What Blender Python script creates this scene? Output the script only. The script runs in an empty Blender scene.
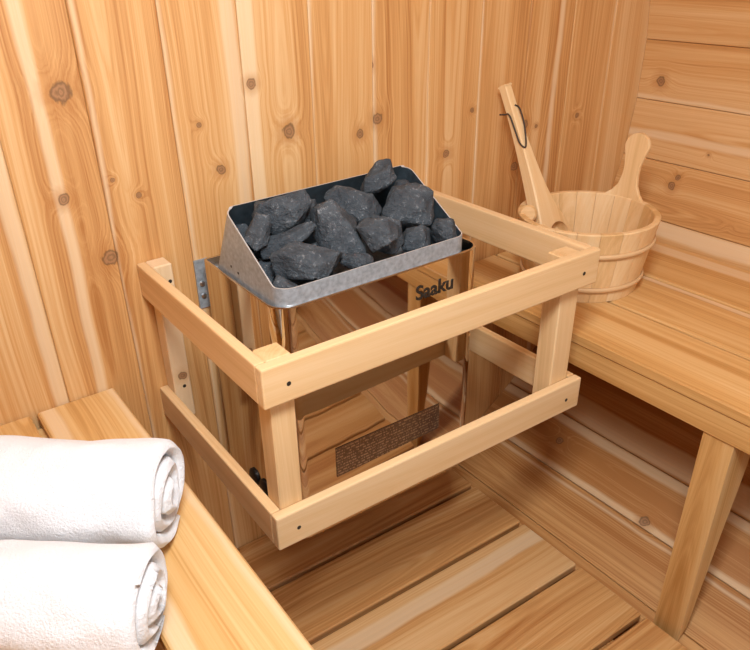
import bpy, bmesh, math, random
from mathutils import Vector, Matrix, Quaternion, noise
from math import radians as R, sin, cos, pi, sqrt

C = bpy.context.scene.collection
scene = bpy.context.scene

# ------------------------------------------------------------------ camera
CAM_POS = Vector((-0.3549, -1.1993, 1.2355))
YAW, PITCH, ROLL, FPX, PPX, PPY = 0.5384, 0.5277, -0.0588, 734.5, 317.9, 359.0
_f = Vector((sin(YAW)*cos(PITCH), cos(YAW)*cos(PITCH), -sin(PITCH)))
_r = Vector((cos(YAW), -sin(YAW), 0)); _u = _r.cross(_f)
CR = _r*cos(ROLL) + _u*sin(ROLL); CU = _u*cos(ROLL) - _r*sin(ROLL)
cd = bpy.data.cameras.new('camera'); cam = bpy.data.objects.new('camera', cd); C.objects.link(cam)
m3 = Matrix((CR, CU, -_f)).transposed()
cam.matrix_world = Matrix.Translation(CAM_POS) @ m3.to_4x4()
cd.sensor_fit = 'HORIZONTAL'; cd.sensor_width = 36; cd.lens = FPX/750*36
cd.shift_x = (375-PPX)/750; cd.shift_y = (PPY-325)/750
cd.clip_start = .02; cd.clip_end = 50
scene.camera = cam

# ------------------------------------------------------------------ light
w = bpy.data.worlds.new('world'); scene.world = w; w.use_nodes = True
w.node_tree.nodes['Background'].inputs[0].default_value = (.85, .92, 1, 1)
w.node_tree.nodes['Background'].inputs[1].default_value = 0.3
def area(name, loc, target, sx, sy, power, col):
    l = bpy.data.lights.new(name, 'AREA'); l.shape = 'RECTANGLE'; l.size = sx; l.size_y = sy
    l.energy = power; l.color = col
    o = bpy.data.objects.new(name, l); C.objects.link(o); o.location = loc
    o.rotation_euler = (Vector(target)-Vector(loc)).to_track_quat('-Z', 'Y').to_euler()
    return o
area('flash_bounce_key', (-.22, -.98, 1.74), (.40, -.15, .6), .42, .42, 27, (.90, .96, 1))  # key area light standing in for the camera flash bounced overhead
area('doorway_daylight', (.25, -2.22, 1.15), (.35, 0, .6), .75, 1.3, 5, (.88, .95, 1))
vs = scene.view_settings
scene.display_settings.display_device = 'sRGB'
vs.view_transform = 'Standard'; vs.look = 'None'; vs.gamma = 1; vs.use_curve_mapping = False
vs.exposure = 0.52

# ------------------------------------------------------------------ node helper
class NT:
    def __init__(s, name):
        s.m = bpy.data.materials.new(name); s.m.use_nodes = True
        s.t = s.m.node_tree; s.b = s.t.nodes['Principled BSDF']
    def n(s, typ, **kw):
        nd = s.t.nodes.new(typ)
        for k, v in kw.items(): setattr(nd, k, v)
        return nd
    def put(s, sock, v):
        if isinstance(v, bpy.types.NodeSocket): s.t.links.new(v, sock)
        elif v is not None: sock.default_value = v
    def ma(s, op, a, b=None, c=None, clamp=False):
        nd = s.n('ShaderNodeMath', operation=op, use_clamp=clamp)
        for i, v in enumerate((a, b, c)):
            if v is not None: s.put(nd.inputs[i], v)
        return nd.outputs[0]
    def vm(s, op, a, b=None):
        nd = s.n('ShaderNodeVectorMath', operation=op); s.put(nd.inputs[0], a)
        if b is not None: s.put(nd.inputs[1], b)
        return nd.outputs['Value'] if op in ('LENGTH', 'DISTANCE', 'DOT_PRODUCT') else nd.outputs[0]
    def noise(s, vec, scale=1, detail=2, rough=.5, dim='3D', w=None):
        nd = s.n('ShaderNodeTexNoise', noise_dimensions=dim)
        if vec is not None: s.put(nd.inputs['Vector'], vec)
        if w is not None: s.put(nd.inputs['W'], w)
        nd.inputs['Scale'].default_value = scale; nd.inputs['Detail'].default_value = detail
        nd.inputs['Roughness'].default_value = rough
        return nd.outputs['Fac']
    def mix(s, f, a, b, bt='MIX'):
        nd = s.n('ShaderNodeMix', data_type='RGBA', blend_type=bt)
        s.put(nd.inputs[0], f); s.put(nd.inputs[6], a); s.put(nd.inputs[7], b)
        return nd.outputs[2]
    def rng(s, v, a, b, c, d):
        nd = s.n('ShaderNodeMapRange'); s.put(nd.inputs[0], v)
        for i, x in enumerate((a, b, c, d)): s.put(nd.inputs[i+1], x)
        return nd.outputs[0]
    def bump(s, h, strength, dist):
        nd = s.n('ShaderNodeBump'); nd.inputs['Strength'].default_value = strength
        nd.inputs['Distance'].default_value = dist; s.put(nd.inputs['Height'], h)
        s.t.links.new(nd.outputs[0], s.b.inputs['Normal'])
    def attr(s, name):
        return s.n('ShaderNodeAttribute', attribute_name=name)

def c4(c): return (c[0], c[1], c[2], 1)

# ------------------------------------------------------------------ wood: solid figure in each board's own frame
def wood(name, dark, mid, light, pale, knots=(), generic=.5, rough=.5, ringamp=1.0, knotcol=(.20, .10, .045), spec=.35):
    k = NT(name)
    g = k.attr('gco').outputs['Vector']
    brd = k.n('ShaderNodeSeparateColor'); k.put(brd.inputs[0], k.attr('brd').outputs['Color'])
    bnd = k.n('ShaderNodeSeparateColor'); a2 = k.attr('bnd'); k.put(bnd.inputs[0], a2.outputs['Color'])
    tone, ring, seed = brd.outputs[0], brd.outputs[1], brd.outputs[2]
    sp = k.n('ShaderNodeSeparateXYZ'); k.put(sp.inputs[0], g)
    u, v, ww = sp.outputs
    sv = k.n('ShaderNodeCombineXYZ'); k.put(sv.inputs[0], k.ma('MULTIPLY', seed, 13.7)); k.put(sv.inputs[1], k.ma('MULTIPLY', seed, 7.1)); k.put(sv.inputs[2], k.ma('MULTIPLY', seed, 3.3))
    def stretched(a, b, c):
        return k.vm('ADD', k.vm('MULTIPLY', g, (a, b, c)), sv.outputs[0])
    wob = k.ma('SUBTRACT', k.noise(stretched(2.2, 5, 5), 1, 2), .5)
    # knots: explicit ones in object space plus some generic small ones
    oc = k.n('ShaderNodeTexCoord').outputs['Object']
    kd = None
    for (kx, ky, kz, rad) in knots:
        d = k.ma('DIVIDE', k.vm('DISTANCE', oc, (kx, ky, kz)), rad)
        kd = d if kd is None else k.ma('MINIMUM', kd, d)
    if generic > 0:
        vo = k.n('ShaderNodeTexVoronoi', voronoi_dimensions='3D'); vo.inputs['Scale'].default_value = 1
        k.put(vo.inputs['Vector'], k.vm('ADD', k.vm('MULTIPLY', g, (4.2, 7, .001)), sv.outputs[0]))
        cs = k.n('ShaderNodeSeparateColor'); k.put(cs.inputs[0], vo.outputs['Color'])
        keep = k.ma('GREATER_THAN', cs.outputs[0], 1-generic*.5)
        size = k.rng(cs.outputs[1], 0, 1, .025, .065)
        d = k.ma('ADD', k.ma('DIVIDE', vo.outputs['Distance'], size), k.ma('MULTIPLY', k.ma('SUBTRACT', 1, keep), 50))
        kd = d if kd is None else k.ma('MINIMUM', kd, d)
    if kd is None: kd = k.ma('ADD', u, 100)
    kd = k.ma('ADD', kd, k.ma('MULTIPLY', k.ma('SUBTRACT', k.noise(k.vm('MULTIPLY', g, (.6, 1, 1)), 95, 3), .5), 1.1))
    kinf = k.ma('POWER', 2.718, k.ma('MULTIPLY', k.ma('MULTIPLY', kd, kd), -.16))     # swirl round a knot
    # rings
    big = k.ma('MULTIPLY', k.ma('SUBTRACT', k.noise(stretched(.9, 3, 3), 1, 1), .5), .09)
    cv = k.ma('MULTIPLY', k.ma('SUBTRACT', k.ma('FRACT', k.ma('MULTIPLY', seed, 91.7)), .5), .12)
    dv = k.ma('ADD', k.ma('SUBTRACT', v, cv), k.ma('MULTIPLY', wob, .02))
    dw = k.ma('ADD', ww, .035)
    rr = k.ma('SQRT', k.ma('ADD', k.ma('MULTIPLY', dv, dv), k.ma('MULTIPLY', dw, dw)))
    rr = k.ma('ADD', k.ma('ADD', rr, big), k.ma('MULTIPLY', kinf, .02))
    rw = k.ma('ADD', k.ma('MULTIPLY', rr, 210), k.ma('MULTIPLY', seed, 50))
    rings = k.noise(None, 1, 2, .6, '1D', rw)
    streak = k.noise(stretched(.5, 20, 20), 1, 3, .6)
    fibre = k.noise(stretched(4, 420, 420), 1, 4, .7)
    rz = k.rng(rings, .3, .72, -.5, .5)
    t = k.ma('ADD', k.ma('ADD', k.ma('MULTIPLY', k.ma('MULTIPLY', rz, ring), .34*ringamp),
        k.ma('MULTIPLY', k.ma('SUBTRACT', streak, .5), 1.9)), k.ma('MULTIPLY', k.ma('SUBTRACT', fibre, .5), .62))
    t = k.ma('ADD', k.ma('ADD', t, tone), .5, clamp=True)
    cr = k.n('ShaderNodeValToRGB'); k.put(cr.inputs[0], t)
    e = cr.color_ramp.elements; e[0].position = .05; e[0].color = c4(dark); e[1].position = .95; e[1].color = c4(light)
    x = cr.color_ramp.elements.new(.5); x.color = c4(mid)
    col = cr.outputs[0]
    # pale sapwood bands
    wv = k.ma('ADD', v, k.ma('MULTIPLY', k.ma('SUBTRACT', k.noise(stretched(2.4, 6, 6), 1, 4), .5), .030))
    bm = None
    for cc, hw in ((bnd.outputs[0], bnd.outputs[1]), (bnd.outputs[2], a2.outputs['Alpha'])):
        d = k.ma('ABSOLUTE', k.ma('SUBTRACT', wv, cc))
        mk = k.ma('ADD', k.ma('DIVIDE', k.ma('SUBTRACT', hw, d), .007), .4, clamp=True)
        bm = mk if bm is None else k.ma('MAXIMUM', bm, mk)
    palec = k.mix(k.rng(fibre, .3, .7, .1, .6), c4(pale), c4(light))
    col = k.mix(k.ma('MULTIPLY', bm, .7), col, palec)
    halo = k.ma('MULTIPLY', k.rng(kd, 2.6, 1.0, 0, 1), .45)
    col = k.mix(halo, col, c4(dark))
    core = k.rng(kd, 1.05, .8, 0, 1)
    kc = k.mix(k.rng(k.ma('SINE', k.ma('MULTIPLY', kd, 14)), -1, 1, 0, .7), c4(knotcol), c4([q*2.0 for q in knotcol]))
    edge = k.ma('MULTIPLY', k.rng(k.ma('ABSOLUTE', k.ma('SUBTRACT', kd, .92)), .16, .05, 0, 1), .8)
    kc = k.mix(edge, kc, (.07, .035, .015, 1))
    col = k.mix(k.ma('MULTIPLY', core, .85), col, kc)
    k.put(k.b.inputs['Base Color'], col)
    k.b.inputs['Roughness'].default_value = rough
    k.b.inputs['Specular IOR Level'].default_value = spec
    k.bump(k.ma('ADD', fibre, k.ma('MULTIPLY', rings, .4)), .12, .001)
    return k.m

D_, M_, L_, P_ = (.40, .165, .045), (.59, .315, .115), (.69, .44, .212), (.76, .60, .40)
KN_BACK = [(-.064, 0, 1.043, .017), (-.096, 0, .882, .010), (-.041, 0, .768, .015), (.027, 0, .863, .005), (-.012, 0, .897, .004),
           (.184, 0, .877, .009), (.153, 0, .959, .005), (.259, 0, 1.011, .009), (.328, 0, .919, .013), (.531, 0, .909, .012),
           (.487, 0, .887, .010), (.712, 0, .807, .009), (.78, 0, .888, .006), (.921, 0, .74, .011), (.945, 0, .83, .011), (.982, 0, .821, .005), (1.119, 0, .824, .006)]
KN_STAVE = [(1.337, -.059, .879, .012), (1.304, -.160, .650, .010), (1.309, -.168, .672, .007), (1.324, -.225, .735, .004), (1.27, -.33, .60, .006), (1.275, -.42, .60, .008),
            (.923, -.231, .087, .010), (.878, -.519, .055, .012), (1.026, -.616, .174, .012)]
W_BACK = wood('back_wall_cedar', D_, M_, L_, P_, KN_BACK, .25)
W_STAVE = wood('stave_cedar', D_, M_, L_, P_, KN_STAVE, .35)
W_FLOOR = wood('floor_cedar', D_, M_, L_, P_, (), .9)
W_BENCH = wood('bench_cedar', (.46, .225, .062), (.63, .36, .13), (.71, .47, .215), (.77, .61, .42), (), .12)
W_GUARD = wood('guard_pine', (.55, .325, .135), (.68, .45, .225), (.74, .53, .30), (.78, .62, .43), [(.037, -.039, .519, .009)], .1, ringamp=.7)
W_PAIL = wood('pail_spruce', (.60, .36, .145), (.73, .48, .235), (.78, .56, .31), (.82, .65, .44), (), 0, ringamp=.8)
W_HOOP = wood('hoop_wood', (.50, .29, .12), (.62, .39, .19), (.68, .46, .25), (.74, .58, .38), (), 0, ringamp=.4)

# ------------------------------------------------------------------ other materials
def metal(name, col, rough, metallic=1, scale=None, var=.2, bump=None):
    k = NT(name)
    k.b.inputs['Metallic'].default_value = metallic; k.b.inputs['Roughness'].default_value = rough
    oc = k.n('ShaderNodeTexCoord').outputs['Object']
    if scale:
        f = k.noise(oc, scale, 3, .6)
        k.put(k.b.inputs['Base Color'], k.mix(k.rng(f, .3, .7, 0, 1), c4([c*(1-var) for c in col]), c4([min(1, c*(1+var)) for c in col])))
        k.put(k.b.inputs['Roughness'], k.rng(f, .3, .7, rough*.85, rough*1.15))
    else: k.b.inputs['Base Color'].default_value = c4(col)
    if bump: k.bump(k.noise(oc, bump[0], 2), bump[1], bump[2])
    return k.m
STEEL = metal('polished_steel', (.66, .60, .53), .035, bump=(7, .10, .004))
STEEL_RIM = metal('steel_edge', (.72, .67, .62), .22)
GALV = metal('galvanised_steel', (.37, .42, .46), .42, .4, 130, .22)
EDGE = metal('cut_sheet_edge', (.55, .54, .52), .4, .4)
GALV_DARK = metal('dark_galvanised', (.055, .075, .09), .5, .5, 90, .3)  # darker galvanised tone for the tray's inside and the casing lining
SCREW = metal('zinc_screw', (.55, .55, .56), .3)
DARKHOLE = metal('dark_screw', (.03, .025, .02), .5, .3)
BLACK = metal('black_plastic', (.008, .008, .009), .45, 0)
k = NT('stone_black')
oc = k.n('ShaderNodeTexCoord').outputs['Object']
rnd = k.n('ShaderNodeObjectInfo').outputs['Random']
pv = k.vm('ADD', oc, k.n('ShaderNodeCombineXYZ').outputs[0])
f1 = k.noise(oc, 22, 5, .65); f2 = k.noise(oc, 160, 3, .7); f3 = k.noise(oc, 420, 2, .6)
col = k.mix(k.rng(f1, .3, .7, 0, 1), (.020, .026, .033, 1), (.072, .086, .099, 1))
col = k.mix(k.rng(k.ma('ADD', f2, k.ma('MULTIPLY', k.ma('SUBTRACT', f1, .5), .5)), .60, .76, 0, .8), col, (.26, .275, .29, 1))
vein = k.ma('ABSOLUTE', k.ma('SUBTRACT', k.noise(oc, 16, 3, .6), .5))
col = k.mix(k.ma('MULTIPLY', k.rng(vein, .012, .0, 0, .5), k.rng(f2, .45, .65, 0, 1)), col, (.22, .23, .235, 1))
k.put(k.b.inputs['Base Color'], col); k.b.inputs['Roughness'].default_value = .72
k.bump(k.ma('ADD', k.ma('ADD', f1, k.ma('MULTIPLY', f2, .45)), k.ma('MULTIPLY', f3, .2)), 1.0, .009)
STONE = k.m
k = NT('white_terry')
oc = k.n('ShaderNodeTexCoord').outputs['Object']
f = k.noise(oc, 300, 3, .7); f2 = k.noise(oc, 55, 3)
k.put(k.b.inputs['Base Color'], k.mix(f, (.72, .735, .76, 1), (.80, .815, .84, 1)))
k.b.inputs['Roughness'].default_value = .95; k.b.inputs['Specular IOR Level'].default_value = .1
k.b.inputs['Sheen Weight'].default_value = .25
k.bump(k.ma('ADD', f, k.ma('MULTIPLY', f2, .8)), .6, .005)
TERRY = k.m
k = NT('leather_cord'); k.b.inputs['Base Color'].default_value = (.035, .017, .009, 1); k.b.inputs['Roughness'].default_value = .6
CORD = k.m
k = NT('warning_label')
oc = k.n('ShaderNodeTexCoord').outputs['Object']
sx = k.n('ShaderNodeSeparateXYZ'); k.put(sx.inputs[0], oc)
lines = k.ma('GREATER_THAN', k.ma('SINE', k.ma('MULTIPLY', sx.outputs[2], 2*pi/.0062)), -.1)
words = k.ma('GREATER_THAN', k.noise(k.vm('MULTIPLY', oc, (330, 1, 150)), 1, 1), .50)
k.put(k.b.inputs['Base Color'], k.mix(k.ma('MULTIPLY', lines, words), (.17, .13, .10, 1), (.40, .33, .26, 1)))
k.b.inputs['Metallic'].default_value = .75; k.b.inputs['Roughness'].default_value = .16
LABEL = k.m

# ------------------------------------------------------------------ mesh helpers
rng = random.Random(7)
class Geo:
    """collects boards, each with its own grain frame, into ONE mesh"""
    def __init__(s): s.v = []; s.f = []; s.g = []; s.b = []; s.n = []; s.sm = []
    def add(s, verts, faces, gco, brd, bnd, smooth=False):
        o = len(s.v); s.v += [tuple(p) for p in verts]; s.f += [[i+o for i in f] for f in faces]; s.sm += [smooth]*len(faces)
        s.g += [tuple(p) for p in gco]; s.b += [brd]*len(verts); s.n += [bnd]*len(verts)
    def board(s, L, W, T, mat, tone=None, ring=1., seed=None, bnd=None, bevel=.002, seg=1, cuts=0):
        bm = bmesh.new(); bmesh.ops.create_cube(bm, size=1)
        bmesh.ops.scale(bm, vec=(L, W, T), verts=bm.verts)
        if bevel: bmesh.ops.bevel(bm, geom=bm.edges[:], offset=bevel, segments=seg, affect='EDGES', profile=.5)
        vs_ = [v.co.copy() for v in bm.verts]; bm.verts.index_update()
        fs = [[v.index for v in f.verts] for f in bm.faces]; bm.free()
        if tone is None: tone = rng.uniform(-.22, .22)
        if seed is None: seed = rng.uniform(0, 9)
        du = rng.uniform(-3, 3)
        s.add([mat @ v for v in vs_], fs, [(v.x+du, v.y, v.z) for v in vs_], (tone, ring, seed, 0), bnd or (9, -1, 9, -1))
        return s
    def build(s, name, mat, parent=None, pivot=None):
        me = bpy.data.meshes.new(name); 
        off = Vector(pivot) if pivot is not None else Vector((0, 0, 0))
        me.from_pydata([tuple(Vector(p)-off) for p in s.v], [], s.f)
        a = me.attributes.new('gco', 'FLOAT_VECTOR', 'POINT'); a.data.foreach_set('vector', [c for p in s.g for c in p])
        for nm, dat in (('brd', s.b), ('bnd', s.n)):
            a = me.attributes.new(nm, 'FLOAT_COLOR', 'POINT'); a.data.foreach_set('color', [c for p in dat for c in p])
        me.polygons.foreach_set('use_smooth', s.sm)
        me.materials.append(mat)
        bm = bmesh.new(); bm.from_mesh(me); bmesh.ops.recalc_face_normals(bm, faces=bm.faces); bm.to_mesh(me); bm.free()
        o = bpy.data.objects.new(name, me); C.objects.link(o); o.location = off
        if parent: attach(o, parent)
        return o
_world = {}
def attach(o, parent):
    # keep the world place; parents here only translate
    p = Vector(parent.location); q = parent.parent
    while q: p += Vector(q.location); q = q.parent
    o.parent = parent; o.location = Vector(o.location) - p
def frame(c, ux, vy):
    """matrix with local x (grain) along ux, local y (across) along vy"""
    x = Vector(ux).normalized(); y = Vector(vy); y = (y - x*y.dot(x)).normalized(); z = x.cross(y)
    m = Matrix((x, y, z)).transposed().to_4x4(); m.translation = Vector(c); return m
def empty(name, loc, label, cat, group=None):
    o = bpy.data.objects.new(name, None); C.objects.link(o); o.location = loc; o.empty_display_size = .05
    return tag(o, label, cat, group)
def tag(o, label, cat, group=None):
    o['label'] = label; o['category'] = cat
    if group: o['group'] = group
    return o
def struct(o): o['kind'] = 'structure'; return o
def mesh_obj(name, verts, faces, mat, parent=None, smooth=False, loc=(0, 0, 0), auto=None):
    me = bpy.data.meshes.new(name); me.from_pydata([tuple(v) for v in verts], [], faces)
    bm = bmesh.new(); bm.from_mesh(me); bmesh.ops.recalc_face_normals(bm, faces=bm.faces)
    if auto is not None:
        for e in bm.edges:
            e.smooth = not (len(e.link_faces) == 2 and e.calc_face_angle(0) > auto)
    bm.to_mesh(me); bm.free()
    if smooth: me.polygons.foreach_set('use_smooth', [True]*len(me.polygons))
    me.materials.append(mat)
    o = bpy.data.objects.new(name, me); C.objects.link(o); o.location = loc
    if parent: attach(o, parent)
    return o
def box_between(G, a, b, axis, bevel=.002, **kw):
    """axis aligned board from corner a to corner b, grain along axis letter"""
    a, b = Vector(a), Vector(b); c = (a+b)/2; d = Vector([abs(x) for x in (b-a)])
    i = 'xyz'.index(axis); others = [j for j in range(3) if j != i]
    others.sort(key=lambda j: -d[j])
    ux = Vector((0, 0, 0)); ux[i] = 1; vy = Vector((0, 0, 0)); vy[others[0]] = 1
    G.board(d[i], d[others[0]], d[others[1]], frame(c, ux, vy), bevel=bevel, **kw); return G
def lathe_disc(c, n, r, h, seg=16, dome=0):
    """short cylinder from c along n"""
    n = Vector(n).normalized(); a = n.orthogonal().normalized(); b = n.cross(a); c = Vector(c)
    vs_, fs = [], []
    prof = [(r, 0), (r, h*.6), (r*.8, h), (0.0005, h+dome)]
    for (rr, hh) in prof:
        for i in range(seg):
            t = 2*pi*i/seg; vs_.append(c+n*hh+(a*cos(t)+b*sin(t))*rr)
    for j in range(len(prof)-1):
        for i in range(seg): fs.append([j*seg+i, j*seg+(i+1) % seg, (j+1)*seg+(i+1) % seg, (j+1)*seg+i])
    fs.append(list(range(seg))[::-1]); fs.append([3*seg+i for i in range(seg)])
    return vs_, fs
def tube(points, r, seg=8, closed=False):
    pts = [Vector(p) for p in points]; vs_, fs = [], []; prev = None; N = len(pts)
    for i, p in enumerate(pts):
        t = (pts[(i+1) % N]-pts[i-1]) if closed else (pts[min(i+1, N-1)]-pts[max(i-1, 0)])
        t.normalize()
        a = t.orthogonal().normalized() if prev is None else (prev-t*prev.dot(t)).normalized()
        prev = a; b = t.cross(a)
        for s in range(seg): vs_.append(p+(a*cos(2*pi*s/seg)+b*sin(2*pi*s/seg))*r)
    for i in range(N if closed else N-1):
        j = (i+1) % N
        for s in range(seg): fs.append([i*seg+s, i*seg+(s+1) % seg, j*seg+(s+1) % seg, j*seg+s])
    if not closed: fs.append(list(range(seg))[::-1]); fs.append([(N-1)*seg+s for s in range(seg)])
    return vs_, fs
def smooth_path(pts, n=8):
    pts = [Vector(p) for p in pts]; out = []
    P = [pts[0]*2-pts[1]]+pts+[pts[-1]*2-pts[-2]]
    for i in range(1, len(P)-2):
        for j in range(n):
            t = j/n; a, b, c, d = P[i-1:i+3]
            out.append(.5*((2*b)+(c-a)*t+(2*a-5*b+4*c-d)*t*t+(3*b-a-3*c+d)*t**3))
    out.append(pts[-1]); return out

# ------------------------------------------------------------------ the setting: a cedar barrel
XC, ZC, RB = .315, .908, 1.022
BACK = -2.3                                # y of the door end
# back wall, vertical boards
G = Geo(); x0 = -.03; P = .1377
spec = {-1: (.06, (.9, -1, -.004, .010)), 0: (-.02, (-.067, .004, .9, -1)), 1: (-.02, (-.066, .004, .050, .014)),
        2: (.10, (-.056, .016, .9, -1)), 3: (.08, (.9, -1, -.069, .006)), 4: (.0, (-.069, .006, .069, .003)), 5: (.02, (-.068, .003, .9, -1)),
        6: (-.02, (-.068, .004, .9, -1)), 7: (-.05, (.9, -1, .03, .008)), 8: (-.10, (.9, -1, .068, .003)), -2: (.10, (.056, .012, 9, -1))}
for kk in range(-5, 10):
    xa, xb = x0+kk*P, x0+(kk+1)*P
    inner = max(abs(xa-XC), abs(xb-XC)) if xa > XC or xb < XC else 0
    inn = min(abs(xa-XC), abs(xb-XC)) if not (xa < XC < xb) else 0
    if inn > RB: continue
    h = sqrt(max(.0, (RB+.03)**2-inn*inn)); 
    tone, bnd = spec.get(kk, (None, None))
    G.board(2*h, P-.0006, .03, frame(((xa+xb)/2, .015, ZC), (0, 0, 1), (1, 0, 0)), tone=tone, bnd=bnd, bevel=.0018, seed=kk*1.37+9)
struct(G.build('wall_back', W_BACK))
def staves(name, a0, n, specs=None):
    G = Geo(); st = 7.6; W = 2*(RB+.0)*math.tan(R(st/2))-.001
    for i in range(n):
        a = R(a0+i*st); nrm = Vector((cos(a), 0, sin(a)))
        c = Vector((XC, (BACK)/2, ZC)) + nrm*(RB-.0015+.0175)
        tg = Vector((-sin(a), 0, cos(a)))
        tone, bnd = (specs or {}).get(i, (None, None))
        G.board(-BACK, W, .035, frame(c, (0, 1, 0), tg), tone=tone, bnd=bnd, bevel=.0016, seed=i*2.13+len(name))
        G.board(-BACK, W*1.12, .012, frame(c+nrm*.023, (0, 1, 0), tg), tone=-.2, bevel=0)
    return struct(G.build(name, W_STAVE))
# right side from the underside up: stave centres at -8 - 7.6k degrees
rs = {}
# index i -> centre angle -91.6 + 7.6 i
rs[3] = (-.2, (9, -1, 9, -1)); rs[4] = (-.2, (.052, .004, 9, -1)); rs[5] = (-.34, (.055, .012, -.062, .010))
rs[6] = (-.34, (-.034, .030, 9, -1)); rs[7] = (-.3, (9, -1, 9, -1)); rs[8] = (-.1, (9, -1, 9, -1)); rs[9] = (.08, (.05, .018, 9, -1))
rs[10] = (-.02, (9, -1, 9, -1)); rs[11] = (.16, (-.012, .009, 9, -1)); rs[12] = (.18, (-.062, .005, 9, -1)); rs[13] = (.1, (9, -1, 9, -1))
staves('wall_right', -91.6, 20, rs)
staves('ceiling', -91.6+7.6*20, 8)
staves('wall_left', -91.6+7.6*28, 47-28)
# door end with an open doorway
G = Geo()
for kk in range(-6, 12):
    xa, xb = x0+kk*P, x0+(kk+1)*P
    inn = min(abs(xa-XC), abs(xb-XC)) if not (xa < XC < xb) else 0
    if inn > RB: continue
    h = sqrt(max(0, (RB+.03)**2-inn*inn)); xm = (xa+xb)/2
    if abs(xm-.25) < .42:
        G.board(ZC+h-1.85, P-.001, .03, frame((xm, BACK-.015, (ZC+h+1.85)/2), (0, 0, 1), (1, 0, 0)))
        G.board(.35-(ZC-h), P-.001, .03, frame((xm, BACK-.015, (ZC-h+.35)/2), (0, 0, 1), (1, 0, 0)))
    else: G.board(2*h, P-.001, .03, frame((xm, BACK-.015, ZC), (0, 0, 1), (1, 0, 0)))
struct(G.build('wall_front', W_BACK))
# duckboard floor, planks across the barrel
G = Geo(); y = -.001; i = 0
while y > -2.2:
    wd = .156 if i else .150
    G.board(.786, wd, .022, frame((.313, y-wd/2, -.011), (1, 0, 0), (0, 1, 0)), tone=[-.15, -.08, .04, -.1][i % 4], bevel=.003, seed=3.1+i*1.7, bnd=(9, -1, 9, -1) if i != 2 else (.03, .02, 9, -1))
    y -= wd+.0105; i += 1
for xx in (.02, .60):
    G.board(2.2, .05, .03, frame((xx, -1.11, -.0385), (0, 1, 0), (1, 0, 0)), bevel=.002)
struct(G.build('floor', W_FLOOR))

# ------------------------------------------------------------------ benches
def bench(loc, label, slats, z, front, side, leg_y, zfoot):
    t = empty('sauna_bench', loc, label, 'bench')
    for (xa, xb, tone, bnd) in slats:
        G = Geo(); box_between(G, (xa, -.002, z-.022), (xb, -2.1, z), 'y', bevel=.003, tone=tone, bnd=bnd); G.build('slat', W_BENCH, t)
    G = Geo(); xa, xb = front, front+side*.03
    box_between(G, (min(xa, xb), -.002, z-.0715), (max(xa, xb), -2.1, z-.0225), 'y', bevel=.0015, tone=-.26, bnd=(9, -1, 9, -1)); G.build('apron', W_BENCH, t)
    xo = slats[-1][1] if side > 0 else slats[-1][0]
    for yy in (-.02, -.70, -1.5):
        G = Geo(); xe = (front+side*.031, xo-side*.075)
        box_between(G, (min(xe), yy-.045, z-.06), (max(xe), yy, z-.0225), 'x', bevel=.0015); G.build('batten', W_BENCH, t)
    for ly in leg_y:
        G = Geo()
        # leg: wide at the top, tapering to the foot along the curve of the barrel
        sh = [(0, z-.0722), (.062, z-.0722), (.066, z-.14), (.058, z-.21), (.050, z-.27), (.020, zfoot+.028), (.0, zfoot)]
        vs_ = [Vector((front+side*(.004+a), ly+s*.0275, b)) for s in (-1, 1) for a, b in sh]; n = len(sh)
        fs = [list(range(n))[::-1], [n+i for i in range(n)]]+[[i, (i+1) % n, n+(i+1) % n, n+i] for i in range(n)]
        G.add(vs_, fs, [(v.z, v.y-ly, v.x-front) for v in vs_], (-.05, 1, 4.4, 0), (9, -1, 9, -1)); G.build('leg', W_BENCH, t)
    return t
ZR, ZL = .533, .522
bench((.95, -.6, 0), 'cedar bench against the right wall with the wooden bucket standing on it', 
      [(.716, .8755, .05, (9, -1, 9, -1)), (.8835, 1.0445, .02, (.072, .012, 9, -1)), (1.052, 1.240, -.02, (.055, .02, 9, -1))], ZR, .719, 1, (-.697, -1.7), -.025)
bench((-.3, -.6, 0), 'cedar bench in the left corner carrying the rolled white towels',
      [(-.2275, -.086, .06, (-.055, .014, .062, .006)), (-.388, -.239, -.02, (9, -1, 9, -1)), (-.56, -.399, .05, (9, -1, 9, -1))], ZL, -.089, -1, (-.9, -1.7), -.025)

# ------------------------------------------------------------------ heater guard
GW, GD, TZ, RH, RS = .66, .4583, .7455, .0635, .2575     # width, depth, top height, rail height, rail spacing
RT = .0170
gd = empty('heater_guard', (.33, -.23, TZ-RS-RH), 'pale wooden guard rail frame fixed around the sauna heater', 'guard rail')
def rail(a, b, axis, tone, seed=None):
    G = Geo(); box_between(G, a, b, axis, bevel=.0028, seg=2, tone=tone, seed=seed, ring=.8); return G.build('rail', W_GUARD, gd)
def screws(parent, pts, n):
    for p in pts:
        vs_, fs = lathe_disc(p, n, .0036, .0006, 12); mesh_obj('screw', vs_, fs, DARKHOLE, parent)
for lvl in (0, 1):
    z1 = TZ-lvl*RS; z0 = z1-RH
    f = rail((0, -GD, z0), (GW, -GD+RT, z1), 'x', .18-.05*lvl, 2.2+lvl)
    screws(f, [(.040-.003*lvl, -GD+.0002, z1-.0345), (.624, -GD+.0002, z1-.0365)], (0, -1, 0))
    rail((0, -GD+RT+.0004, z0), (RT, -.001, z1), 'y', .02-.05*lvl, 5.2+lvl)
    rail((GW-RT, -GD+RT+.0004, z0), (GW, -.001, z1), 'y', .02-.04*lvl, 7.3+lvl)
for xx, pw, pz in ((RT+.0004, .0395, .0002), (.5935, .0455, .007)):
    G = Geo(); box_between(G, (xx, -GD+RT+.0004, TZ-RS-RH), (xx+pw, -GD+RT+.0404, TZ-pz), 'z', bevel=.002, tone=.05, bnd=(9, -1, 9, -1))
    G.build('post', W_GUARD, gd)
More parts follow.
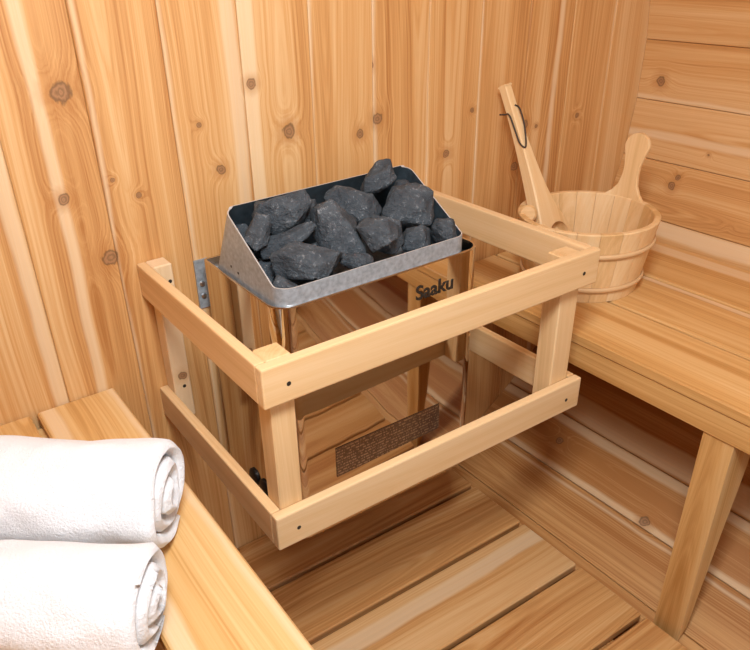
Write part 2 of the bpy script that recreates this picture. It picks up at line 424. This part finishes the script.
for xx in (RT+.0004, GW-RT-.0004-.034):
    G = Geo(); box_between(G, (xx, -.039, TZ-RS-RH), (xx+.034, -.0005, TZ-.0002), 'z', bevel=.002, tone=.15, bnd=(.0, .02, 9, -1))
    c = G.build('cleat', W_GUARD, gd)
    screws(c, [(xx+.026, -.0388, TZ-.033), (xx+.02, -.0388, TZ-.25)], (0, -1, 0))

# ------------------------------------------------------------------ heater
HX0, HX1, HY0, HY1, HZ0, HZ1 = .112, .537, -.305, -.035, .255, .735
ht = empty('sauna_heater', ((HX0+HX1)/2, -.17, HZ0), 'polished steel wall mounted sauna heater with open stone tray', 'heater')
def rrect(x0, x1, y0, y1, rf, rb, n=8):
    pts = []
    for (cx, cy, r, a0) in ((x0+rf, y0+rf, rf, 180), (x1-rf, y0+rf, rf, 270), (x1-rb, y1-rb, rb, 0), (x0+rb, y1-rb, rb, 90)):
        for i in range(n+1):
            a = R(a0+90*i/n); pts.append((cx+r*cos(a), cy+r*sin(a)))
    return pts
def loops(rings, cap0=False, cap1=False, closed=False):
    n = len(rings[0]); vs_ = [p for r in rings for p in r]; fs = []
    m = len(rings)
    for j in range(m if closed else m-1):
        q = (j+1) % m
        for i in range(n): fs.append([j*n+i, j*n+(i+1) % n, q*n+(i+1) % n, q*n+i])
    if cap0: fs.append(list(range(n))[::-1])
    if cap1: fs.append([(m-1)*n+i for i in range(n)])
    return vs_, fs
def ring(o, z, i=0): return [(x, y, z) for x, y in rrect(HX0+i, HX1-i, HY0+i, HY1-i, .034-i, .006-i*.5)]
vs_, fs = loops([ring(0, HZ0), ring(0, HZ1-.006), ring(0, HZ1-.002)], cap0=True)
mesh_obj('casing', vs_, fs, STEEL, ht, smooth=True, auto=R(40))
vs_, fs = loops([ring(0, HZ1-.0019, 0), ring(0, HZ1+.0006, .0004), ring(0, HZ1+.001, .002), ring(0, HZ1, .0042), ring(0, HZ1-.018, .0045)])
mesh_obj('rim', vs_, fs, STEEL_RIM, ht, smooth=True, auto=R(60))
pl = [[(min(x, .497), y, z) for x, y, z in ring(0, HZ1-zz, .0046)] for zz in (.022, .018)]
vs_, fs = loops(pl, True, True); mesh_obj('top_plate', vs_, fs, GALV, ht)
vs_, fs = loops([ring(0, HZ1-.13, .0008), ring(0, HZ1-.0185, .0008)], True); mesh_obj('gap_shade_lining', vs_, fs, GALV_DARK, ht, smooth=True, auto=R(40))  # added lining, coloured dark to put shade into the open gap beside the tray
for p in ((.119, -.06), (.119, -.20)):
    vs_, fs = lathe_disc((p[0]+.001, p[1], HZ1-.018), (0, 0, 1), .0045, .003, 12, .001); mesh_obj('screw', vs_, fs, SCREW, ht, smooth=True, auto=R(40))
# stone tray: a band of sheet metal, low lip in front, tall leaning back
TX0, TX1 = .121, .503
def tray_rings(inset):
    n = 10; r = .028-inset
    bot = []; top = []
    def zt(y):   # top edge height by depth at the top
        a, b = (-.280, .765), (-.131, .852)
        if y <= a[0]: return a[1]
        if y >= b[0]: return b[1]
        t = (y-a[0])/(b[0]-a[0]); return a[1]+(b[1]-a[1])*(t if t < .86 else t-(t-.86)**2/.28*.5)
    x0, x1, y0 = TX0+inset, TX1-inset, -.302+inset
    yb_b, yb_t = -.055-inset, -.128-inset
    def outline(yb, m):
        pts = []
        for (cx, cy, a0) in ((x0+r, y0+r, 180), (x1-r, y0+r, 270)):
            for i in range(n+1):
                a = R(a0+90*i/n); pts.append((cx+r*cos(a), cy+r*sin(a)))
        q = .020-inset
        for i in range(1, m): pts.append((x1, y0+r+(yb-q-y0-r)*i/m))
        for i in range(n+1): a = R(90*i/n); pts.append((x1-q+q*cos(a), yb-q+q*sin(a)))
        for i in range(1, 20): pts.append((x1-q+(x0-x1+2*q)*i/20, yb))
        for i in range(n+1): a = R(90+90*i/n); pts.append((x0+q+q*cos(a), yb-q+q*sin(a)))
        for i in range(1, m): pts.append((x0, yb-q+(y0+r-yb+q)*i/m))
        return pts
    B = outline(yb_b, 14); T = outline(yb_t, 14)
    out = [(x, y, zt(y)) for x, y in T]
    # the lower ring stays level; blend the lean of the back
    return [(x, y, HZ1-.019) for x, y in B], out
bo, to = tray_rings(0); bi, ti = tray_rings(.0022)
n = len(bo); V = lambda L: [Vector(p) for p in L]
vs_, fs = loops([bo, to]); mesh_obj('stone_tray', vs_, fs, GALV, ht, smooth=True, auto=R(50))
vs_, fs = loops([to, [(x, y, z+.0006) for x, y, z in [((a[0]+b[0])/2, (a[1]+b[1])/2, (a[2]+b[2])/2) for a, b in zip(to, ti)]], ti])
mesh_obj('tray_edge', vs_, fs, EDGE, ht, smooth=True)
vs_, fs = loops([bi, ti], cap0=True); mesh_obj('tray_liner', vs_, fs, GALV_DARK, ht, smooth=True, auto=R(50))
for p in ((TX0, -.135, .752), (TX0, -.16, .748)):
    vs_, fs = lathe_disc((p[0]+.0002, p[1], p[2]), (-1, 0, 0), .0025, .001, 10); mesh_obj('rivet', vs_, fs, DARKHOLE, ht)
# control knobs low on the left flank
for yy in (-.150, -.192):
    vs_, fs = lathe_disc((HX0+.0005, yy, .312), (-1, 0, 0), .0185, .006, 24, .001); mesh_obj('control_knob', vs_, fs, BLACK, ht, smooth=True, auto=R(50))
# wall bracket behind the left edge
G = []
vs_ = [(x, y, z) for z in (.625, .722) for x, y in ((.106, -.0005), (.106, -.004), (.130, -.004), (.130, -.0345), (.133, -.0345), (.133, -.0005))]
fs = [[i, (i+1) % 6, 6+(i+1) % 6, 6+i] for i in range(6)]+[list(range(6))[::-1], [6+i for i in range(6)]]
br = mesh_obj('wall_bracket', vs_, fs, GALV, ht)
for zz in (.675, .650):
    vs_, fs = lathe_disc((.116, -.0038, zz), (0, -1, 0), .0052, .004, 12, .001); mesh_obj('screw', vs_, fs, SCREW, br, smooth=True, auto=R(40))
# warning label and lettering on the front
vs_ = [(x, y, z) for y in (HY0-.0012, HY0-.0001) for x, z in ((.205, .368), (.446, .376), (.446, .4335), (.205, .4335))]
fs = [[0, 1, 2, 3], [7, 6, 5, 4], [0, 4, 5, 1], [1, 5, 6, 2], [2, 6, 7, 3], [3, 7, 4, 0]]
mesh_obj('warning_label', vs_, fs, LABEL, ht)['label'] = 'dark rectangular plate of small print on the heater front'
fc = bpy.data.curves.new('lettering', 'FONT'); fc.body = 'Saaku'; fc.size = .030; fc.extrude = .0003; fc.offset = .0006
fo = bpy.data.objects.new('lettering_curve', fc); C.objects.link(fo)
bpy.context.view_layer.update()
me = bpy.data.meshes.new_from_object(fo.evaluated_get(bpy.context.evaluated_depsgraph_get()))
bpy.data.objects.remove(fo); me.name = 'lettering'
xs = [v.co.x for v in me.vertices]; sc = .084/(max(xs)-min(xs)); mn = min(xs)
for v in me.vertices:
    x, y, z = v.co; v.co = (.384+(x-mn)*sc, HY0-.0005-z, .6725+y*sc*1.0)
me.materials.clear(); me.materials.append(DARKHOLE)
lo = bpy.data.objects.new('lettering', me); C.objects.link(lo); attach(lo, ht); lo['label'] = 'dark printed word on the heater front'

# ------------------------------------------------------------------ stones
def stone(name, c, sx, sy, sz, roll, seed, label):
    """angular rock: hull of random points on an ellipsoid, chamfered and roughened.
    sx along the wall-right of the tray, sy up the pile, sz its thickness"""
    rg = random.Random(seed); bm = bmesh.new()
    for i in range(13):
        z = 1-2*(i+.5)/13; a = i*2.39996+rg.uniform(-.5, .5); q = sqrt(max(0, 1-z*z)); s = rg.uniform(.86, 1.12)
        p = Vector((q*cos(a), q*sin(a), z))*s
        p = Vector([math.copysign(abs(t)**.8, t) for t in p])
        bm.verts.new(p)
    h = bmesh.ops.convex_hull(bm, input=bm.verts)
    bmesh.ops.delete(bm, geom=[g for g in h['geom_interior'] if isinstance(g, bmesh.types.BMVert)], context='VERTS')
    bmesh.ops.dissolve_limit(bm, angle_limit=R(18), verts=bm.verts, edges=bm.edges)
    mx = [max(abs(v.co[i]) for v in bm.verts) for i in range(3)]
    bmesh.ops.scale(bm, vec=(sx/2/mx[0], sy/2/mx[1], sz/2/mx[2]), verts=bm.verts)
    bmesh.ops.bevel(bm, geom=bm.edges[:], offset=.0016, segments=1, affect='EDGES')
    bmesh.ops.triangulate(bm, faces=bm.faces)
    for it in range(3):
        bmesh.ops.subdivide_edges(bm, edges=[e for e in bm.edges if e.calc_length() > .0045], cuts=1, use_grid_fill=False)
        bmesh.ops.triangulate(bm, faces=bm.faces)
    bm.normal_update(); off = Vector((seed*3.1, seed*1.7, 0))
    disp = [(v, v.normal.copy()*(noise.noise(v.co*38+off)*.0024+noise.noise(v.co*95+off)*.0016+noise.noise(v.co*240+off)*.0009)) for v in bm.verts]
    for v, d in disp: v.co += d
    me = bpy.data.meshes.new(name); bm.to_mesh(me); bm.free(); me.materials.append(STONE)
    me.polygons.foreach_set('use_smooth', [True]*len(me.polygons))
    o = bpy.data.objects.new(name, me); C.objects.link(o); o.location = c
    q = m3.to_quaternion() @ Quaternion((0, 0, 1), R(roll))
    o.rotation_mode = 'QUATERNION'; o.rotation_quaternion = q
    return tag(o, label, 'stone', 'stones in the heater tray')
STONES = [
    ((0.2094, -0.1664, 0.8338), 0.1079, 0.0707, 0.0599, 22, 3, "stone in the heater tray, large wedge topmost at the tray's left back"),
    ((0.1954, -0.2016, 0.8004), 0.1106, 0.0356, 0.0322, 28, 5, 'long narrow stone in the heater tray, below the left back wedge'),
    ((0.2629, -0.1465, 0.8107), 0.0698, 0.0575, 0.0565, 10, 6, 'small grey stone in the heater tray, half buried behind the tilted centre slab'),
    ((0.1967, -0.2562, 0.7756), 0.1232, 0.0747, 0.059, 0, 7, "broad stone at the tray's front left lip"),
    ((0.1486, -0.2755, 0.7477), 0.0485, 0.0633, 0.0417, 35, 8, "small stone wedged in the tray's front left corner"),
    ((0.2826, -0.2219, 0.8005), 0.0808, 0.1139, 0.0593, 28, 9, 'tall pale-flecked slab leaning in the middle of the heater tray'),
    ((0.4115, -0.164, 0.8517), 0.082, 0.054, 0.046, 35, 11, 'stone at the very top of the pile, against the tray back'),
    ((0.3579, -0.2433, 0.7847), 0.084, 0.066, 0.045, -28, 14, 'veined stone in the heater tray, below the largest stone'),
    ((0.4197, -0.2603, 0.7616), 0.06, 0.05, 0.04, 5, 15, 'light grey stone at the front lip, right of the veined stone'),
    ((0.4742, -0.2707, 0.7657), 0.0488, 0.0671, 0.0505, 10, 16, 'rounded stone at the far right end of the heater tray'),
    ((0.326, -0.2694, 0.8001), 0.0812, 0.0638, 0.0435, 5, 17, 'dark stone low at the front lip, under the veined stone'),
    ((0.2799, -0.28, 0.7664), 0.0544, 0.0312, 0.0305, 10, 18, "small stone touching the middle of the tray's front lip"),
    ((0.1642, -0.1882, 0.7494), 0.0596, 0.0476, 0.0467, 0, 19, 'dark stone deep in the gap behind the front left corner stone'),
    ((0.2372, -0.2015, 0.7508), 0.0606, 0.0606, 0.0595, 0, 20, 'dark stone deep in the gap between front left stone and centre slab'),
    ((0.1511, -0.1892, 0.8197), 0.0419, 0.0649, 0.0377, -14, 41, 'stone in the heater tray standing upright against the left side panel'),
    ((0.1545, -0.13, 0.7957), 0.0466, 0.0445, 0.0382, 10, 52, "dark stone deep in the tray's back left corner"),
    ((0.3514, -0.168, 0.8181), 0.108, 0.066, 0.052, -18, 10, 'white-speckled stone at the back, above the leaning centre slab'),
    ((0.4362, -0.2157, 0.8077), 0.1, 0.09, 0.058, -10, 12, 'largest stone in the heater tray, at the right back'),
    ((0.4772, -0.1538, 0.8126), 0.052, 0.04, 0.034, -20, 13, "dark stone in the heater tray's right back corner"),
    ((0.3869, -0.194, 0.7614), 0.062, 0.05, 0.04, -20, 33, 'dark stone deep in the gap between the veined stone and the largest one')
]
for (c, sx, sy, sz, roll, seed, lab) in STONES: stone('sauna_stone', c, sx, sy, sz, roll, seed, lab)

# ------------------------------------------------------------------ bucket
BC = Vector((.916, -.224, ZR+.0006)); BH = .158; RT_, RB_ = .144, .119
bk = empty('wooden_bucket', BC, 'pale wooden stave bucket with upright paddle handle on the right bench', 'bucket')
def br_(z): return RB_+(RT_-RB_)*z/BH
G = Geo(); NS = 20; wt = .013
HA = 5.0
for i in range(NS):
    a0, a1 = 2*pi*(i-.5)/NS+R(HA), 2*pi*(i+.5)/NS+R(HA); vs_, gc = [], []; nz, na = 6, 4
    prof = [(0, 0)]+[(0, BH*j/nz) for j in range(1, nz+1)]
    outer = [(br_(BH*j/nz), BH*j/nz) for j in range(nz+1)]; inner = [(r-wt, z) for r, z in outer][::-1]
    outer = outer[:-1]+[(outer[-1][0], BH-.002), (outer[-1][0]-.002, BH)]; inner = [(inner[0][0]+.002, BH), (inner[0][0], BH-.002)]+inner[1:]
    loop = outer+inner
    for j in range(na+1):
        t = a0+(a1-a0)*(j/na); t = a0+.0025+(a1-a0-.005)*j/na
        for r, z in loop:
            dd = .0006 if j in (0, na) else 0
            vs_.append(BC+Vector((cos(t)*(r-dd), sin(t)*(r-dd), z))); gc.append((z, (t-(a0+a1)/2)*r, r-.12))
    m = len(loop); fs = []
    for j in range(na):
        for q in range(m): fs.append([j*m+q, j*m+(q+1) % m, (j+1)*m+(q+1) % m, (j+1)*m+q])
    fs.append(list(range(m))[::-1]); fs.append([na*m+q for q in range(m)])
    G.add(vs_, fs, gc, (rng.uniform(-.22, .2), 1, i*1.31, 0), (9, -1, 9, -1))
G.build('staves', W_PAIL, bk)
G = Geo(); vs_, fs = loops([[BC+Vector((cos(t)*(RB_-.002), sin(t)*(RB_-.002), z)) for t in [2*pi*i/40 for i in range(40)]] for z in (.008, .020)], True, True)
vs_ = [v for v in vs_]; G.add(vs_, fs, [(v.x-BC.x, v.y-BC.y, v.z-BC.z) for v in vs_], (-.1, 1, 3.3, 0), (9, -1, 9, -1)); G.build('bottom', W_PAIL, bk)
for zz in (.030, .108):
    prof = [(0, -.006), (.004, -.0055), (.0055, 0), (.004, .0055), (0, .006)]
    rings_ = []
    for (dr, dz) in prof: rings_.append([BC+Vector((cos(t)*(br_(zz+dz)+dr+.0003), sin(t)*(br_(zz+dz)+dr+.0003), zz+dz)) for t in [2*pi*i/72 for i in range(72)]])
    vs_, fs = loops(rings_, closed=True); G = Geo()
    gc = [(math.atan2(v.y-BC.y, v.x-BC.x)*.14, v.z-BC.z-zz, 0) for v in vs_]
    G.add(vs_, fs, gc, (.1, .3, zz*30, 0), (9, -1, 9, -1), True); G.build('hoop', W_HOOP, bk)
def slab(outline, origin, ex, ey, ez, th, cham=.003):
    """outline in (a,b); thickness th along ez, chamfered rims"""
    n = len(outline); cx = sum(p[0] for p in outline)/n; cy = sum(p[1] for p in outline)/n
    def shrink(d):
        out = []
        for i in range(n):
            p0, p1, p2 = Vector(outline[i-1]), Vector(outline[i]), Vector(outline[(i+1) % n])
            t = (p2-p0).normalized(); nn = Vector((-t.y, t.x)); out.append(p1+nn*d)
        return out
    area2 = sum(outline[i-1][0]*outline[i][1]-outline[i][0]*outline[i-1][1] for i in range(n))
    sgn = 1 if area2 > 0 else -1
    rs_ = []
    for (d, h) in ((cham, 0), (cham*.3, cham*.3), (0, cham), (0, th-cham), (cham*.3, th-cham*.3), (cham, th)):
        rs_.append([(p.x, p.y, h) for p in shrink(d*sgn)])
    f = lambda p: origin+ex*p[0]+ey*p[1]+ez*p[2]
    vs_, fs = loops([[f(p) for p in r] for r in rs_], True, True)
    return vs_, fs, [(p[1], p[0], p[2]) for r in rs_ for p in r]
# paddle handle growing out of one stave
prof = [(-.058, -.012), (-.050, -.002), (-.034, .010), (-.023, .026), (-.0185, .048), (-.0185, .066), (-.0235, .090), (-.0285, .106)]
head = [(.029*cos(R(a)), .108+.028*sin(R(a))) for a in range(180, -1, -15)]
right = [(-x, y) for x, y in prof[::-1]]
outl = prof+head+right
ha = R(HA); er = Vector((cos(ha), sin(ha), 0)); et = Vector((-sin(ha), cos(ha), 0))
lean = (er*.16+Vector((0, 0, 1))).normalized()
ctrl = prof+[(p[0], p[1]) for p in head if p[0] < -.0005]+[(-.0012, .1362)]
ctrl = [(-p[0], p[1]) for p in ctrl]
def half_width(y):
    for (w0, y0), (w1, y1) in zip(ctrl, ctrl[1:]):
        if y0 <= y <= y1: return w0+(w1-w0)*(y-y0)/(y1-y0)
    return ctrl[-1][0]
ys = sorted(set([-.012+.118*i/30 for i in range(31)]+[p[1] for p in ctrl])); NC = 16
o3 = BC+Vector((0, 0, BH))+er*(RT_-.0115); th_ = .0094
vs_, gc, idx = [], [], {}
for a, y in enumerate(ys):
    for sgn in (0, 1):
        for c in range(NC+1):
            u = -cos(pi*c/NC); x = half_width(y)*u
            e = min(1, sqrt(max(0, 1-abs(u)**14))+.25)
            h = th_*.5+(sgn-.5)*th_*e
            sag = RT_-.0115-sqrt(max(0, (RT_-.0115)**2-x*x))
            k_ = max(0, min(1, (.045-y)/.045))
            vs_.append(o3+et*x+lean*y+er*(h-sag*k_)); gc.append((y, x, h)); idx[a, sgn, c] = len(vs_)-1
fs = []
for a in range(len(ys)-1):
    for c in range(NC):
        fs.append([idx[a, 0, c], idx[a, 0, c+1], idx[a+1, 0, c+1], idx[a+1, 0, c]])
        fs.append([idx[a, 1, c+1], idx[a, 1, c], idx[a+1, 1, c], idx[a+1, 1, c+1]])
    for c in (0, NC): fs.append([idx[a, 0, c], idx[a, 1, c], idx[a+1, 1, c], idx[a+1, 0, c]])
for a in (0, len(ys)-1):
    for c in range(NC): fs.append([idx[a, 0, c], idx[a, 1, c], idx[a, 1, c+1], idx[a, 0, c+1]])
G = Geo(); G.add(vs_, fs, gc, (.12, 1.0, 6.6, 0), (9, -1, 9, -1), False); G.build('handle', W_PAIL, bk)
# short ear on the opposite rim
ea = R(142); e2 = Vector((cos(ea), sin(ea), 0)); t2 = Vector((-sin(ea), cos(ea), 0))
vd = Vector((-.72, -.62, .3)).normalized()
cc = BC+e2*(RT_-.003)+Vector((.012, -.012, BH-.003))
vs_, fs = lathe_disc(cc-vd*.004, vd, .0190, .014, 24, .001); G = Geo()
G.add(vs_, fs, [((v-cc).dot(vd), (v-cc).dot(t2), (v-cc).z) for v in vs_], (-.05, 1.2, 2.7, 0), (9, -1, 9, -1)); G.build('ear', W_PAIL, bk)

# ------------------------------------------------------------------ ladle
T_, B_ = Vector((.840, -.032, .932)), Vector((.884, -.190, .563))
ld = empty('wooden_ladle', B_, 'long pale wooden ladle leaning up out of the bucket', 'ladle')
ax = (T_-B_).normalized(); LL = (T_-B_).length
view = (CAM_POS-(T_+B_)/2).normalized(); view = (view-ax*view.dot(ax)).normalized()
side = ax.cross(view)            # points to camera-left or right
if side.dot(CR) < 0: side = -side
nb = (view*cos(R(48))+side*sin(R(48))).normalized()      # broad face normal, turned to camera right
eb = (view*-sin(R(48))+side*cos(R(48))).normalized()     # across the broad face (to the right)
# outline (across, along)
Lf = [(-.030, .022), (-.036, .04), (-.035, .08), (-.028, .125), (-.020, .18), (-.014, .25), (-.0105, .32), (-.0095, LL-.004), (-.0075, LL)]
Rt = [(.0075, LL), (.0095, LL-.004), (.0105, .32), (.014, .25), (.022, .18), (.034, .13), (.050, .09), (.058, .05), (.047, .014), (.02, .002), (-.012, .004)]
def dense(pts, n=4):
    out = []
    for i in range(len(pts)):
        p0, p1, p2, p3 = [Vector(pts[(i+j-1) % len(pts)]) for j in range(4)]
        for j in range(n):
            t = j/n; out.append(.5*((2*p1)+(p2-p0)*t+(2*p0-5*p1+4*p2-p3)*t*t+(3*p1-p0-3*p2+p3)*t**3))
    return out
outl = [tuple(p) for p in Lf+Rt]
oc_ = dense(outl, 3); th = .034; ch = .003
bm = bmesh.new()
def P3(p, h): return B_+eb*p[0]+ax*p[1]+nb*h*(1-.42*max(0, min(1, (p[1]-.10)/.25)))
hole_c, hole_r = (.014, .066), .030
nO = len(oc_); cen = Vector((.0, .15))
def inset(pts, d):
    n = len(pts); out = []
    for i in range(n):
        t = (pts[(i+1) % n]-pts[i-1]).normalized(); out.append(pts[i]+Vector((t.y, -t.x))*d)
    return out
ar = sum(oc_[i-1].x*oc_[i].y-oc_[i].x*oc_[i-1].y for i in range(nO))
ins = inset(oc_, ch*(-1 if ar > 0 else 1))
R0 = [bm.verts.new(P3(p, -th/2)) for p in ins]; R1 = [bm.verts.new(P3(p, -th/2+ch)) for p in oc_]
R2 = [bm.verts.new(P3(p, th/2-ch)) for p in oc_]; R3 = [bm.verts.new(P3(p, th/2)) for p in ins]
for A, Bb in ((R0, R1), (R1, R2), (R2, R3)):
    for i in range(nO): bm.faces.new((A[i], A[(i+1) % nO], Bb[(i+1) % nO], Bb[i]))
bm.faces.new(R0[::-1])
nh = 32; hp = [Vector((hole_c[0]+hole_r*cos(2*pi*i/nh), hole_c[1]+hole_r*sin(2*pi*i/nh))) for i in range(nh)]
H0 = [bm.verts.new(P3(p, th/2)) for p in hp]; H1 = [bm.verts.new(P3(p, -th/2+.010)) for p in hp]
H2 = [bm.verts.new(P3(Vector(hole_c)+(p-Vector(hole_c))*.7, -th/2+.006)) for p in hp]
for A, Bb in ((H0, H1), (H1, H2)):
    for i in range(nh): bm.faces.new((A[i], A[(i+1) % nh], Bb[(i+1) % nh], Bb[i]))
bm.faces.new(H2)
ed = [bm.edges.get((R3[i], R3[(i+1) % nO])) for i in range(nO)]+[bm.edges.get((H0[i], H0[(i+1) % nh])) for i in range(nh)]
bmesh.ops.triangle_fill(bm, use_beauty=True, edges=ed)
bmesh.ops.recalc_face_normals(bm, faces=bm.faces)
bm.verts.index_update(); vs_ = [v.co.copy() for v in bm.verts]; fs = [[v.index for v in f.verts] for f in bm.faces]; bm.free()
G = Geo(); G.add(vs_, fs, [((v-B_).dot(ax), (v-B_).dot(eb), (v-B_).dot(nb)) for v in vs_], (.15, .8, 5.5, 0), (9, -1, 9, -1)); G.build('ladle_body', W_PAIL, ld)
def LP(a, l, h): return B_+eb*a+ax*l+nb*h
h0 = LL-.045
pts = smooth_path([LP(-.026, h0-.006, -.012), LP(-.016, h0-.010, -.008), LP(-.0122, h0-.014, .000), LP(-.0130, h0-.045, .004), LP(-.0145, h0-.075, .008), LP(-.0105, h0-.088, .0150),
                   LP(-.002, h0-.075, .0150), LP(.008, h0-.040, .0140), LP(.008, h0-.008, .0135), LP(.001, h0+.002, .0102)], 6)
vs_, fs = tube(pts, .0018, 8); mesh_obj('cord', vs_, fs, CORD, ld, smooth=True)['label'] = 'dark brown leather cord loop'

# ------------------------------------------------------------------ towels
def towel(name, end, adir, length, rad, turns, seed, label, flat=.94):
    a = Vector(adir).normalized(); n = Vector((-a.y, a.x, 0)); up = Vector((0, 0, 1)); rg = random.Random(seed)
    N = 230; M = 44; thick = rad/(turns+.55)
    surf = []
    ph0 = R(-72)
    def pt(s, side_, l):
        ang = ph0+s*turns*2*pi; r = thick*.55+s*(rad-thick*.55)
        r -= (thick*.80 if side_ else 0)
        r = max(r, .0004)
        # a softly squashed, wrinkled roll
        wv = noise.noise(Vector((cos(ang)*1.2, sin(ang)*1.2, l*5+seed)))*.009*s + noise.noise(Vector((cos(ang)*3+s*3, sin(ang)*3, l*14+seed)))*.0022
        r += wv
        y = sin(ang)*r*flat; x = cos(ang)*r*1.05
        return x, y
    vs_, fs = [], []
    prof = []
    for side_ in (0, 1):
        seq = range(N+1) if side_ == 0 else range(N, -1, -1)
        for i in seq: prof.append((i/N, side_))
    m = len(prof)
    for j in range(M+1):
        l = j/M
        for (s, side_) in prof:
            x, y = pt(s, side_, l*length*2)
            # the layers end unevenly, the edge of every layer is rounded
            e = .006*noise.noise(Vector((s*9, seed, 2)))+.010*(1-s)*0 + .016*(1-s)*min(1, s/.14)
            edge = min(l, 1-l)*length
            rr = 0
            if edge < .006: rr = (thick*.35)*(1-sqrt(max(0, 1-((.006-edge)/.006)**2)))
            ang = ph0+s*turns*2*pi; rr *= (-1 if side_ == 0 else 1)
            x += cos(ang)*rr; y += sin(ang)*rr
            d = -(l*length)+e*(1-l)
            p = Vector(end)+a*d+n*x+up*y
            vs_.append(p)
    for j in range(M):
        for i in range(m): fs.append([j*m+i, j*m+(i+1) % m, (j+1)*m+(i+1) % m, (j+1)*m+i])
    # end faces as quad strips between the two sides
    for j in (0, M):
        for i in range(N):
            fs.append([j*m+i, j*m+i+1, j*m+m-2-i, j*m+m-1-i])
    zmin = min(v.z for v in vs_); vs_ = [v+Vector((0, 0, ZL+.0006-zmin)) for v in vs_]
    base = Vector((end[0]-a.x*length/2, end[1]-a.y*length/2, ZL))
    o = mesh_obj(name, [v-base for v in vs_], fs, TERRY, None, smooth=True, loc=base)
    return tag(o, label, 'towel', 'rolled towels on the left bench')
AD = (.80, -.60, 0)
towel('rolled_towel', (-.145, -.438, .60), AD, .40, .086, 3.0, 1.3, 'rolled white towel nearest the heater guard, its coiled end fully showing', .92)
towel('rolled_towel', (-.228, -.588, .60), AD, .36, .078, 3.0, 4.9, 'white towel roll at the bottom left, in front of the other roll', .86)
